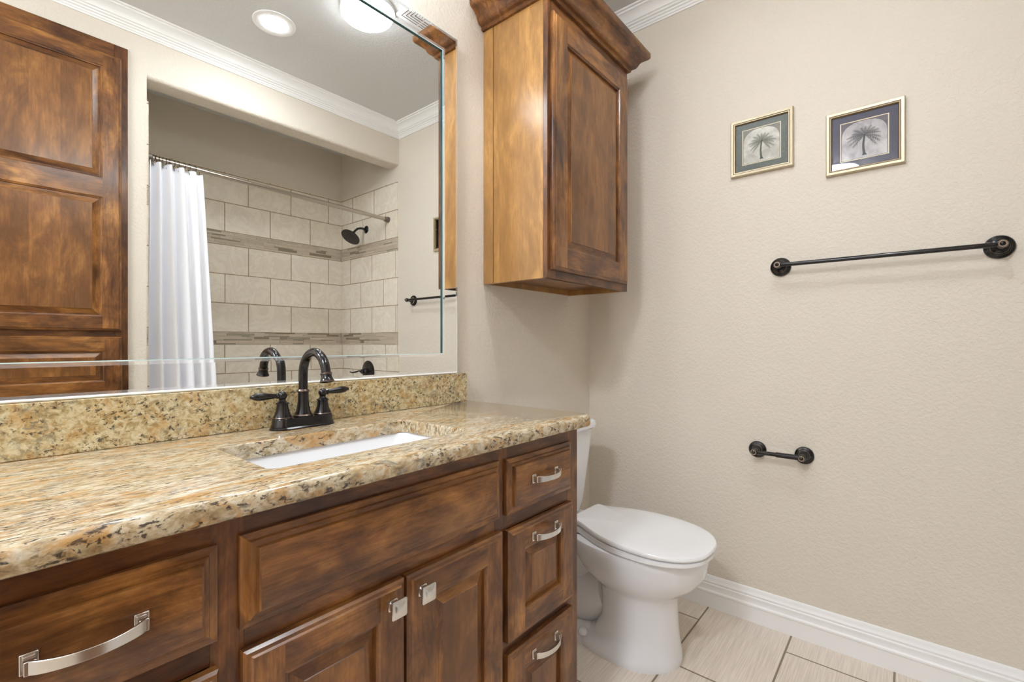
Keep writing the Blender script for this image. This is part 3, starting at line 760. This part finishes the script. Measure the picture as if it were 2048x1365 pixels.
# ------------------------------------------------------------------ towel bar and paper holder on the right wall
def flange(mb, y, z, R=0.033, post=0.050, m=0):
    # wall rose and post, axis pointing to -x
    mb.lathe([(0, 0.0005), (R, 0.0005), (R, 0.005), (R - 0.002, 0.008), (R - 0.008, 0.010), (R - 0.010, 0.013), (R - 0.013, 0.014), (R - 0.014, 0.018), (0.0145, 0.022), (0.0120, 0.030), (0.0105, post - 0.012), (0.0125, post - 0.010), (0.0125, post - 0.006), (0.010, post - 0.004), (0.0, post - 0.004)],
             (XR, y, z), axis='x', sign=-1, n=36, mats=[0, 0, 0, 0, 0, 0, 1, 0, 0, 0, 0, 1, 0, 0, 0])
def ballend(mb, y, z, off, sgn, r=0.0125):
    # barrel across the rod, facing the room
    mb.lathe([(0.0, -r), (r * .7, -r), (r, -r * .6), (r * 1.05, 0), (r, r * .5), (r * .86, r * .9)], (XR - off, y, z), axis='x', sign=-1, n=28)
    mb.lathe([(r * .84, r * .88), (r * .70, r * 1.02), (r * .62, r * .96)], (XR - off, y, z), axis='x', sign=-1, n=28, m=1)
    mb.lathe([(r * .62, r * .9), (r * .40, r * 1.15), (0, r * 1.3)], (XR - off, y, z), axis='x', sign=-1, n=28, m=0)
tb = thing('towel_bar', 'long black towel bar mounted on the tan right wall', 'towel bar', (XR, -1.155, 1.418))
for y in (-0.857, -1.452):
    mb = MB(); flange(mb, y, 1.418, 0.036, 0.062); ballend(mb, y, 1.418, 0.062, 1)
    part('bracket', mb, [M_BRONZE, M_RINGW], tb)
part('rod', MB().tube([(XR - 0.060, -0.857, 1.418), (XR - 0.060, -1.452, 1.418)], 0.0078, 16), M_BRONZE, tb)
tp = thing('toilet_paper_holder', 'empty short black toilet paper holder low on the right wall', 'toilet paper holder', (XR, -0.855, 0.693))
for y in (-0.775, -0.936):
    mb = MB(); flange(mb, y, 0.695, 0.0325, 0.058); ballend(mb, y, 0.695, 0.060, 1, 0.012)
    part('bracket', mb, [M_BRONZE, M_RINGW], tp)
part('roller', MB().tube([(XR - 0.059, -0.777, 0.695), (XR - 0.059, -0.852, 0.695)], 0.0080, 16).tube([(XR - 0.059, -0.852, 0.695), (XR - 0.059, -0.853, 0.695), (XR - 0.059, -0.929, 0.695)], 0.0100, 16), M_BRONZE, tp)

# ------------------------------------------------------------------ framed palm prints
def frame_gold(name, c, c2):
    t = NT(name); n = t.noise(t.coord(), 40, 3)
    t.P(Base_Color=t.mix(n, c, c2), Roughness=0.32, Metallic=0.35); return t.m
M_CHAMP = frame_gold('champagne_gilt', (0.50, 0.42, 0.28, 1), (0.60, 0.52, 0.37, 1))
M_GILTD = simple('dark_gilt_groove', (0.20, 0.13, 0.05, 1), 0.3, 0.5)
def marble(name, a, b):
    t = NT(name); v = t.coord(rnd=3.0)
    n = t.noise(v, 28, 5, 0.6, 2.0); k = t.ramp(n, [(0.47, (0, 0, 0)), (0.50, (1, 1, 1)), (0.53, (0, 0, 0))])
    c = t.mix(t.noise(v, 12, 3), a, b); c = t.mix(t.math('MULTIPLY', k, 0.35), c, (b[0] * 1.8, b[1] * 1.8, b[2] * 1.8, 1))
    t.P(Base_Color=c, Roughness=0.5); return t.m
def paper(name, a, b):
    t = NT(name); v = t.coord(rnd=2.0)
    t.P(Base_Color=t.mix(t.ramp(t.noise(v, 22, 4, 0.6, 0.6), [(0.35, (0, 0, 0)), (0.65, (1, 1, 1))]), a, b), Roughness=0.6); return t.m
def pane_glass():
    t = NT('picture_glass')
    tr = t.n('BsdfTransparent'); gl = t.n('BsdfGlossy', {'Roughness': 0.02}); fr = t.n('Fresnel', {'IOR': 1.45})
    mx = t.n('MixShader', {0: fr.outputs[0], 1: tr.outputs[0], 2: gl.outputs[0]})
    t.t.links.new(mx.outputs[0], t.out.inputs[0]); return t.m
M_PANE = pane_glass()
def picture(yc, zc, W_, H_, label, matc, skyc, cornc, palmc, seed, rope, blunt):
    pic = thing('framed_palm_print', label, 'picture', (XR, yc, zc), 'square framed palm tree prints')
    X = lambda d: XR - d     # d = distance from the wall
    def R(i, d): # viewed from -x: right = -y
        return [(X(d), yc + W_ / 2 - i, zc - H_ / 2 + i), (X(d), yc - W_ / 2 + i, zc - H_ / 2 + i), (X(d), yc - W_ / 2 + i, zc + H_ / 2 - i), (X(d), yc + W_ / 2 - i, zc + H_ / 2 - i)]
    pf = [(0, 0.0006), (0, 0.012), (0.003, 0.017), (0.011, 0.016), (0.0125, 0.0125), (0.0135, 0.0145), (0.0165, 0.0145), (0.0175, 0.011), (0.019, 0.010), (0.019, 0.0006)]
    part('frame', MB().loops([R(i, d) for i, d in pf], cap0=False, cap1=False, mats=[0, 0, 0, 0, 1, 2, 1, 1, 1]), [M_CHAMP, M_GILTD, rope], pic, label='champagne gilt frame')
    def rect(i, d0, d1): return MB().loops([R(i, d0), R(i, d1)])
    part('mat_board', rect(0.0192, 0.001, 0.0062), matc, pic)
    iw = 0.043
    a, b = R(iw, 0.0064), R(iw, 0.0064)
    mb = MB().loops([R(iw, 0.0062), R(iw, 0.0068), R(iw + 0.0028, 0.0068), R(iw + 0.0028, 0.0062)], cap0=False, cap1=False)
    part('gold_line', mb, simple('pale_gold_line', (0.70, 0.60, 0.40, 1), 0.4, 0.2), pic)
    part('print', rect(iw + 0.0028, 0.0062, 0.0065), cornc, pic)
    w2 = W_ / 2 - iw - 0.005; h2 = H_ / 2 - iw - 0.004
    P = lambda u, v, d: (X(d), yc - u, zc + v)    # u to the viewer's right
    arch = [(-w2, -h2), (w2, -h2)]
    for k in range(25):
        t_ = pi * k / 24; arch.append((w2 * cos(t_) if False else w2 * math.copysign(abs(cos(t_)) ** 0.8, cos(t_)), h2 * 0.15 + (h2 * 0.83) * sin(t_) ** 0.8))
    part('arch_sky', MB().loops([[P(u, v, 0.0065) for u, v in arch], [P(u, v, 0.0067) for u, v in arch]]), skyc, pic)
    # palm: trunk and feathered fronds
    rr = random.Random(seed); mb = MB(); cu, cv = 0.002, h2 * 0.20
    tr = []
    for k in range(9):
        u = k / 8; tr.append((cu - 0.004 * sin(u * 3), cv - (cv + h2 * 0.88) * u, 0.0026 + 0.0012 * u + (0.003 if k == 8 else 0)))
    Lq = [[P(c - hw, v, 0.00675), P(c + hw, v, 0.00675), P(c + hw, v, 0.0069), P(c - hw, v, 0.0069)] for c, v, hw in tr]
    mb.loops(Lq)
    nf = 15
    for k in range(nf):
        ang = radians(-48 + (276) * k / (nf - 1)) + rr.uniform(-0.08, 0.08)
        Lg = (w2 * 0.74) * rr.uniform(0.85, 1.06) * (0.92 + 0.12 * abs(cos(ang)))
        prev = None; N_ = 9
        spine = []
        for j in range(N_ + 1):
            s_ = j / N_
            spine.append((cu + Lg * s_ * cos(ang), cv + Lg * s_ * sin(ang) * 0.80 - Lg * 0.16 * s_ * s_ * (0.5 + abs(cos(ang)))))
        for j in range(N_):
            (x0, y0), (x1, y1) = spine[j], spine[j + 1]; dx, dy = x1 - x0, y1 - y0; l = sqrt(dx * dx + dy * dy); dx /= l; dy /= l
            wd = 0.0060 * sin(pi * min((j + 0.4) / (N_ + 0.9), 1)) + 0.0004
            for sg in (-1, 1):
                tip = (x0 + dx * l * 1.9 - dy * wd * sg, y0 + dy * l * 1.9 + dx * wd * sg)
                tri = [(x0, y0), (x0 + dx * l * 0.75, y0 + dy * l * 0.75), tip]
                mb.loops([[P(a_, b_, 0.00675) for a_, b_ in tri], [P(a_, b_, 0.0069 + 0.00002 * (k % 3)) for a_, b_ in tri]])
    part('painted_palm', mb, palmc, pic)
    part('glass', rect(0.0178, 0.0078, 0.0090), M_PANE, pic, label='clear picture glass')
    return pic
ROPE = NT('beaded_gilt'); _w = ROPE.n('TexWave', {'Vector': ROPE.coord(rot=(0.78, 0, 0)), 'Scale': 90.0}).outputs[0]
ROPE.P(Base_Color=ROPE.mix(_w, (0.22, 0.15, 0.07, 1), (0.78, 0.70, 0.52, 1)), Roughness=0.4, Metallic=0.2); ROPE = ROPE.m
picture(-0.789, 1.9155, 0.225, 0.228, 'green-matted palm print in gilt frame, left and higher of the pair', marble('green_grey_mat', (0.075, 0.09, 0.075, 1), (0.13, 0.15, 0.13, 1)), paper('grey_sky_paper', (0.47, 0.45, 0.39, 1), (0.72, 0.70, 0.63, 1)),
        paper('olive_corner_paper', (0.20, 0.20, 0.17, 1), (0.27, 0.26, 0.22, 1)), simple('olive_palm_ink', (0.10, 0.11, 0.075, 1), 0.7), 3, M_CHAMP, 0)
picture(-1.1175, 1.8455, 0.225, 0.226, 'navy-matted palm print in gilt frame, right and lower of the pair', marble('navy_mat', (0.030, 0.027, 0.062, 1), (0.06, 0.055, 0.10, 1)), paper('mauve_sky_paper', (0.42, 0.39, 0.41, 1), (0.70, 0.67, 0.65, 1)),
        paper('plum_corner_paper', (0.15, 0.12, 0.145, 1), (0.21, 0.18, 0.19, 1)), simple('black_palm_ink', (0.055, 0.060, 0.065, 1), 0.7), 8, ROPE, 0)

# ------------------------------------------------------------------ tub alcove
tub = thing('bathtub', 'white alcove bathtub below the tiled shower walls', 'bathtub', (1.34, -2.0, 0))
def tr_(x0, x1, y0, y1, r, z): return z3(rrect(x0, x1, y0, y1, (r, r, r, r), 6), z)
a = (0.606, XR - 0.002, YT + 0.002, -1.642)
L = [tr_(*a, 0.004, 0.0), tr_(*a, 0.004, 0.385), tr_(a[0] + .003, a[1] - .003, a[2] + .003, a[3] - .003, 0.006, 0.395),
     tr_(a[0] + 0.06, a[1] - 0.06, a[2] + 0.05, a[3] - 0.07, 0.10, 0.395), tr_(a[0] + 0.07, a[1] - 0.07, a[2] + 0.06, a[3] - 0.08, 0.10, 0.385),
     tr_(a[0] + 0.13, a[1] - 0.09, a[2] + 0.09, a[3] - 0.10, 0.11, 0.12), tr_(a[0] + 0.18, a[1] - 0.13, a[2] + 0.13, a[3] - 0.14, 0.09, 0.09)]
part('tub_shell', MB().loops(L), M_CERAMIC, tub)
part('drain', MB().lathe([(0, 0), (0.025, 0), (0.022, 0.003), (0, 0.004)], (XR - 0.3, -2.02, 0.0902)), M_BRONZE, tub)
RY = -1.735
def rodz(x): return 2.061 - (x - 0.614) / (2.07 - 0.614) * 0.031
rod = thing('curtain_rod', 'brushed nickel tension rod across the tub opening', 'curtain rod', (1.34, RY, 2.04))
xm = 1.35
part('rod', MB().tube([(0.616, RY, rodz(0.616)), (xm, RY, rodz(xm))], 0.0115, 18).tube([(xm, RY, rodz(xm)), (2.066, RY, rodz(2.066))], 0.0135, 18), M_RODN, rod)
for x, s in ((0.6145, 1), (2.0695, -1)):
    part('end_cap', MB().lathe([(0, 0), (0.021, 0), (0.021, 0.012), (0.018, 0.016), (0.018, 0.034), (0.015, 0.038), (0, 0.038)], (x, RY, rodz(x)), axis='x', sign=s, n=24), simple('grey_cap', (0.16, 0.14, 0.11, 1), 0.4, 0.4), rod)
# curtain: one gathered sheet, folds follow the hooks
hooks = [0.640, 0.655, 0.668, 0.682, 0.696, 0.710, 0.724, 0.745, 0.762, 0.790, 0.812, 0.838]
NX, NZ = 181, 46
ctop, cbot = 2.040, 0.405
folds = 5.0
vs = []; fs = []
for j in range(NZ):
    v = j / (NZ - 1); z = ctop + (cbot - ctop) * v
    xl = 0.633 - 0.012 * v * 1.0; xr = 0.872 + 0.075 * v ** 0.9
    for i in range(NX):
        u = i / (NX - 1)
        ph = 2 * pi * folds * (u + 0.03 * sin(5 * u + 2.0 * v))
        amp = (0.020 + 0.016 * v) * (0.75 + 0.35 * sin(3.1 * u + 0.7)) * (1 - 0.35 * u * (1 - v))
        x = xl + (xr - xl) * u + 0.008 * sin(ph + 1.2) * (0.6 + 0.5 * v)
        y = RY + amp * cos(ph) + 0.006 * sin(9 * u + 4 * v) * v
        zz = z + (0.004 * cos(ph) - 0.010 * (u > 0.72) * (u - 0.72) / 0.28) * (1 - v) ** 4
        vs.append((x, y, zz))
for j in range(NZ - 1):
    for i in range(NX - 1):
        fs.append((j * NX + i, j * NX + i + 1, (j + 1) * NX + i + 1, (j + 1) * NX + i))
cur = part('shower_curtain', MB().add(vs, fs), M_CURTAIN, fixn=False)
for p in cur.data.polygons: p.use_smooth = True
sm = cur.modifiers.new('thickness', 'SOLIDIFY'); sm.thickness = 0.0012
tag(cur, 'white cloth shower curtain gathered at the left of the tub', 'shower curtain')
def ring_mesh(x):
    zc = rodz(x); pts = []
    for k in range(21):
        a = radians(-70 + 320 * k / 20)
        pts.append((x, RY + 0.0165 * sin(a), zc + 0.0165 * cos(a)))
    mb = MB().tube(pts, 0.0011, 8)
    mb.tube([pts[-1], (x, RY - 0.008, zc - 0.020), (x, RY - 0.001, zc - 0.028), (x, RY + 0.004, zc - 0.036), (x, RY + 0.002, zc - 0.040)], 0.0011, 8)
    for k in range(5): mb.lathe([(0.0, -0.002), (0.0019, -0.001), (0.0019, 0.001), (0, 0.002)], (x, RY + 0.0165 * sin(-.7 + .35 * k), zc + 0.0165 * cos(-.7 + .35 * k)), axis='x', n=10)
    return mb
ring0 = part('curtain_ring', ring_mesh(hooks[0]), M_RING, origin=(hooks[0], RY, rodz(hooks[0])))
tag(ring0, 'dark wire curtain hook on the nickel rod', 'curtain hook', 'curtain hooks on the rod')
for k, x in enumerate(hooks[1:]):
    c = ring0.copy(); col.objects.link(c); c.location = (x, RY, rodz(x)); c.rotation_euler = (0, 0, radians((k * 37) % 40 - 20))
# shower head on the right wall
sh = thing('wall_shower', 'round black shower head on its arm, tiled end wall of the tub', 'shower head', (XR - TT, -2.024, 2.003))
wx_ = XR - TT - 0.0005
part('wall_flange', MB().lathe([(0, 0), (0.030, 0), (0.029, 0.003), (0.022, 0.009), (0.012, 0.014), (0, 0.014)], (wx_, -2.024, 2.003), axis='x', sign=-1, n=30), M_BRONZE, sh)
part('arm', MB().tube([(wx_ - 0.005, -2.024, 2.003), (wx_ - 0.045, -2.024, 2.005), (wx_ - 0.075, -2.024, 1.996), (wx_ - 0.098, -2.024, 1.975), (wx_ - 0.112, -2.024, 1.958)], 0.0085, 14), M_BRONZE, sh)
ax = Vector((-0.60, 0.10, -0.80)).normalized(); s1 = ax.orthogonal().normalized(); s2 = ax.cross(s1); hb = Vector((wx_ - 0.108, -2.024, 1.962))
L = [[hb + ax * h + (s1 * cos(2 * pi * k / 40) + s2 * sin(2 * pi * k / 40)) * max(r, 1e-4) for k in range(40)] for r, h in
     ((0.0, 0), (0.011, 0), (0.013, 0.004), (0.013, 0.014), (0.017, 0.016), (0.018, 0.026), (0.030, 0.032), (0.062, 0.042), (0.072, 0.048), (0.073, 0.055), (0.069, 0.058), (0.060, 0.0565), (0.052, 0.0585), (0.038, 0.0575), (0.036, 0.060), (0.0, 0.061))]
part('spray_face', MB().loops(L), M_BRONZE, sh)
vl = thing('shower_valve', 'round black shower valve with lever below the shower head', 'shower valve', (XR - TT, -2.01, 0.902))
part('plate', MB().lathe([(0, 0), (0.082, 0), (0.082, 0.003), (0.074, 0.008), (0.060, 0.010), (0.040, 0.014), (0.026, 0.018), (0.024, 0.040), (0.020, 0.044), (0, 0.044)], (wx_, -2.01, 0.902), axis='x', sign=-1, n=40), M_BRONZE, vl)
part('lever', MB().lathe([(0, 0.044), (0.017, 0.044), (0.018, 0.056), (0.012, 0.064), (0, 0.066)], (wx_, -2.01, 0.902), axis='x', sign=-1, n=24)
     .tube([(wx_ - 0.056, -2.01, 0.902), (wx_ - 0.075, -2.02, 0.908), (wx_ - 0.095, -2.03, 0.900), (wx_ - 0.120, -2.04, 0.896), (wx_ - 0.138, -2.045, 0.904)], [0.009, 0.006, 0.0065, 0.005, 0.003], 12), M_BRONZE, vl)

# ------------------------------------------------------------------ ceiling fixtures
M_DOME = emis('lit_dome_glass', LAMP, E_DOME)
dl = thing('ceiling_dome_light', 'large lit white dome light on the ceiling by the vent', 'ceiling light', (1.24, -0.728, CEIL))
part('rim', MB().lathe([(0, 0.0005), (0.119, 0.0005), (0.1195, 0.012), (0.1185, 0.020), (0, 0.020)], (1.24, -0.728, CEIL), sign=-1, n=48), M_TRIM, dl)
part('dome', MB().lathe([(0.1180, 0.0202)] + [(0.1180 * cos(a), 0.020 + 0.043 * sin(a)) for a in [pi / 2 * k / 12 for k in range(1, 13)]], (1.24, -0.728, CEIL), sign=-1, n=48), M_DOME, dl, label='lit white glass dome')
M_CAN = emis('lit_lens', LAMP, E_CAN)
for rx, lab in ((1.005, 'lit round recessed light in the ceiling seen in the mirror'),):
  rc = thing('recessed_light', lab, 'ceiling light', (rx, -1.155, CEIL))
  part('trim_ring', MB().lathe([(0.070, 0.0005), (0.096, 0.0005), (0.095, 0.004), (0.084, 0.006), (0.072, 0.004)], (rx, -1.155, CEIL), sign=-1, n=48), M_TRIM, rc)
  part('lens', MB().lathe([(0, 0.0006), (0.0715, 0.0006), (0.0715, 0.0025), (0.055, 0.005), (0, 0.006)], (rx, -1.155, CEIL), sign=-1, n=48), M_CAN, rc, label='lit lens')
# exhaust vent
ev = thing('exhaust_vent', 'square white exhaust vent with nested slots on the ceiling', 'vent', (1.450, -0.54, CEIL))
vx0, vx1, vy0, vy1 = 1.335, 1.565, -0.655, -0.425
part('cover', MB().box(vx0, vx1, vy0, vy1, CEIL - 0.012, CEIL - 0.0005), M_TRIM, ev, bevel=0.004)
mb = MB(); cx, cy = 1.450, -0.54
for k in range(6):
    h = 0.094 - 0.0145 * k; w_ = 0.0028; zt, zb_ = CEIL - 0.0119, CEIL - 0.0126
    for s in (-1, 1):
        for (a0, a1) in ((-h, -0.004), (0.004, h)):
            mb.box(cx + a0, cx + a1, cy + s * h - w_ / 2, cy + s * h + w_ / 2, zb_, zt)
            mb.box(cx + s * h - w_ / 2, cx + s * h + w_ / 2, cy + a0, cy + a1, zb_, zt)
part('slots', mb, simple('slot_dark', (0.05, 0.05, 0.05, 1), 0.8), ev, label='dark slots')
# vanity light above the mirror (just out of the top of the picture, seen in reflections)
M_SHADE = emis('lit_frosted_shade', LAMP, E_VAN)
vlg = thing('vanity_light', 'three-shade bronze vanity light on the wall above the mirror', 'wall light', (0.55, 0, 2.39))
part('back_plate', MB().box(0.30, 0.82, -0.022, -0.0006, 2.359, 2.439), M_BRONZE, vlg, bevel=0.006)
for x in (0.36, 0.55, 0.74):
    part('arm', MB().tube([(x, -0.02, 2.399), (x, -0.10, 2.409), (x, -0.165, 2.406), (x, -0.19, 2.384), (x, -0.19, 2.359)], 0.008, 12).lathe([(0, 0), (0.02, 0), (0.024, -0.02), (0.022, -0.03), (0, -0.03)], (x, -0.19, 2.362)), M_BRONZE, vlg)
    part('shade', MB().lathe([(0.021, 0), (0.030, -0.012), (0.044, -0.040), (0.052, -0.075), (0.058, -0.105), (0.0, -0.106)], (x, -0.19, 2.3385)), M_SHADE, vlg, label='lit frosted glass shade')
# second ceiling light, left of the viewpoint
hl = thing('ceiling_light', 'round lit dome light on the ceiling near the left wall door', 'ceiling light', (-0.92, -0.755, CEIL))
part('rim', MB().lathe([(0, 0.0005), (0.165, 0.0005), (0.165, 0.015), (0, 0.015)], (-0.92, -0.755, CEIL), sign=-1, n=40), M_TRIM, hl)
part('dome', MB().lathe([(0.16, 0.0155)] + [(0.16 * cos(a), 0.0155 + 0.07 * sin(a)) for a in [pi / 2 * k / 10 for k in range(1, 11)]], (-0.92, -0.755, CEIL), sign=-1, n=40), emis('lit_left_dome_glass', FILL_LAMP, E_LEFT), hl)
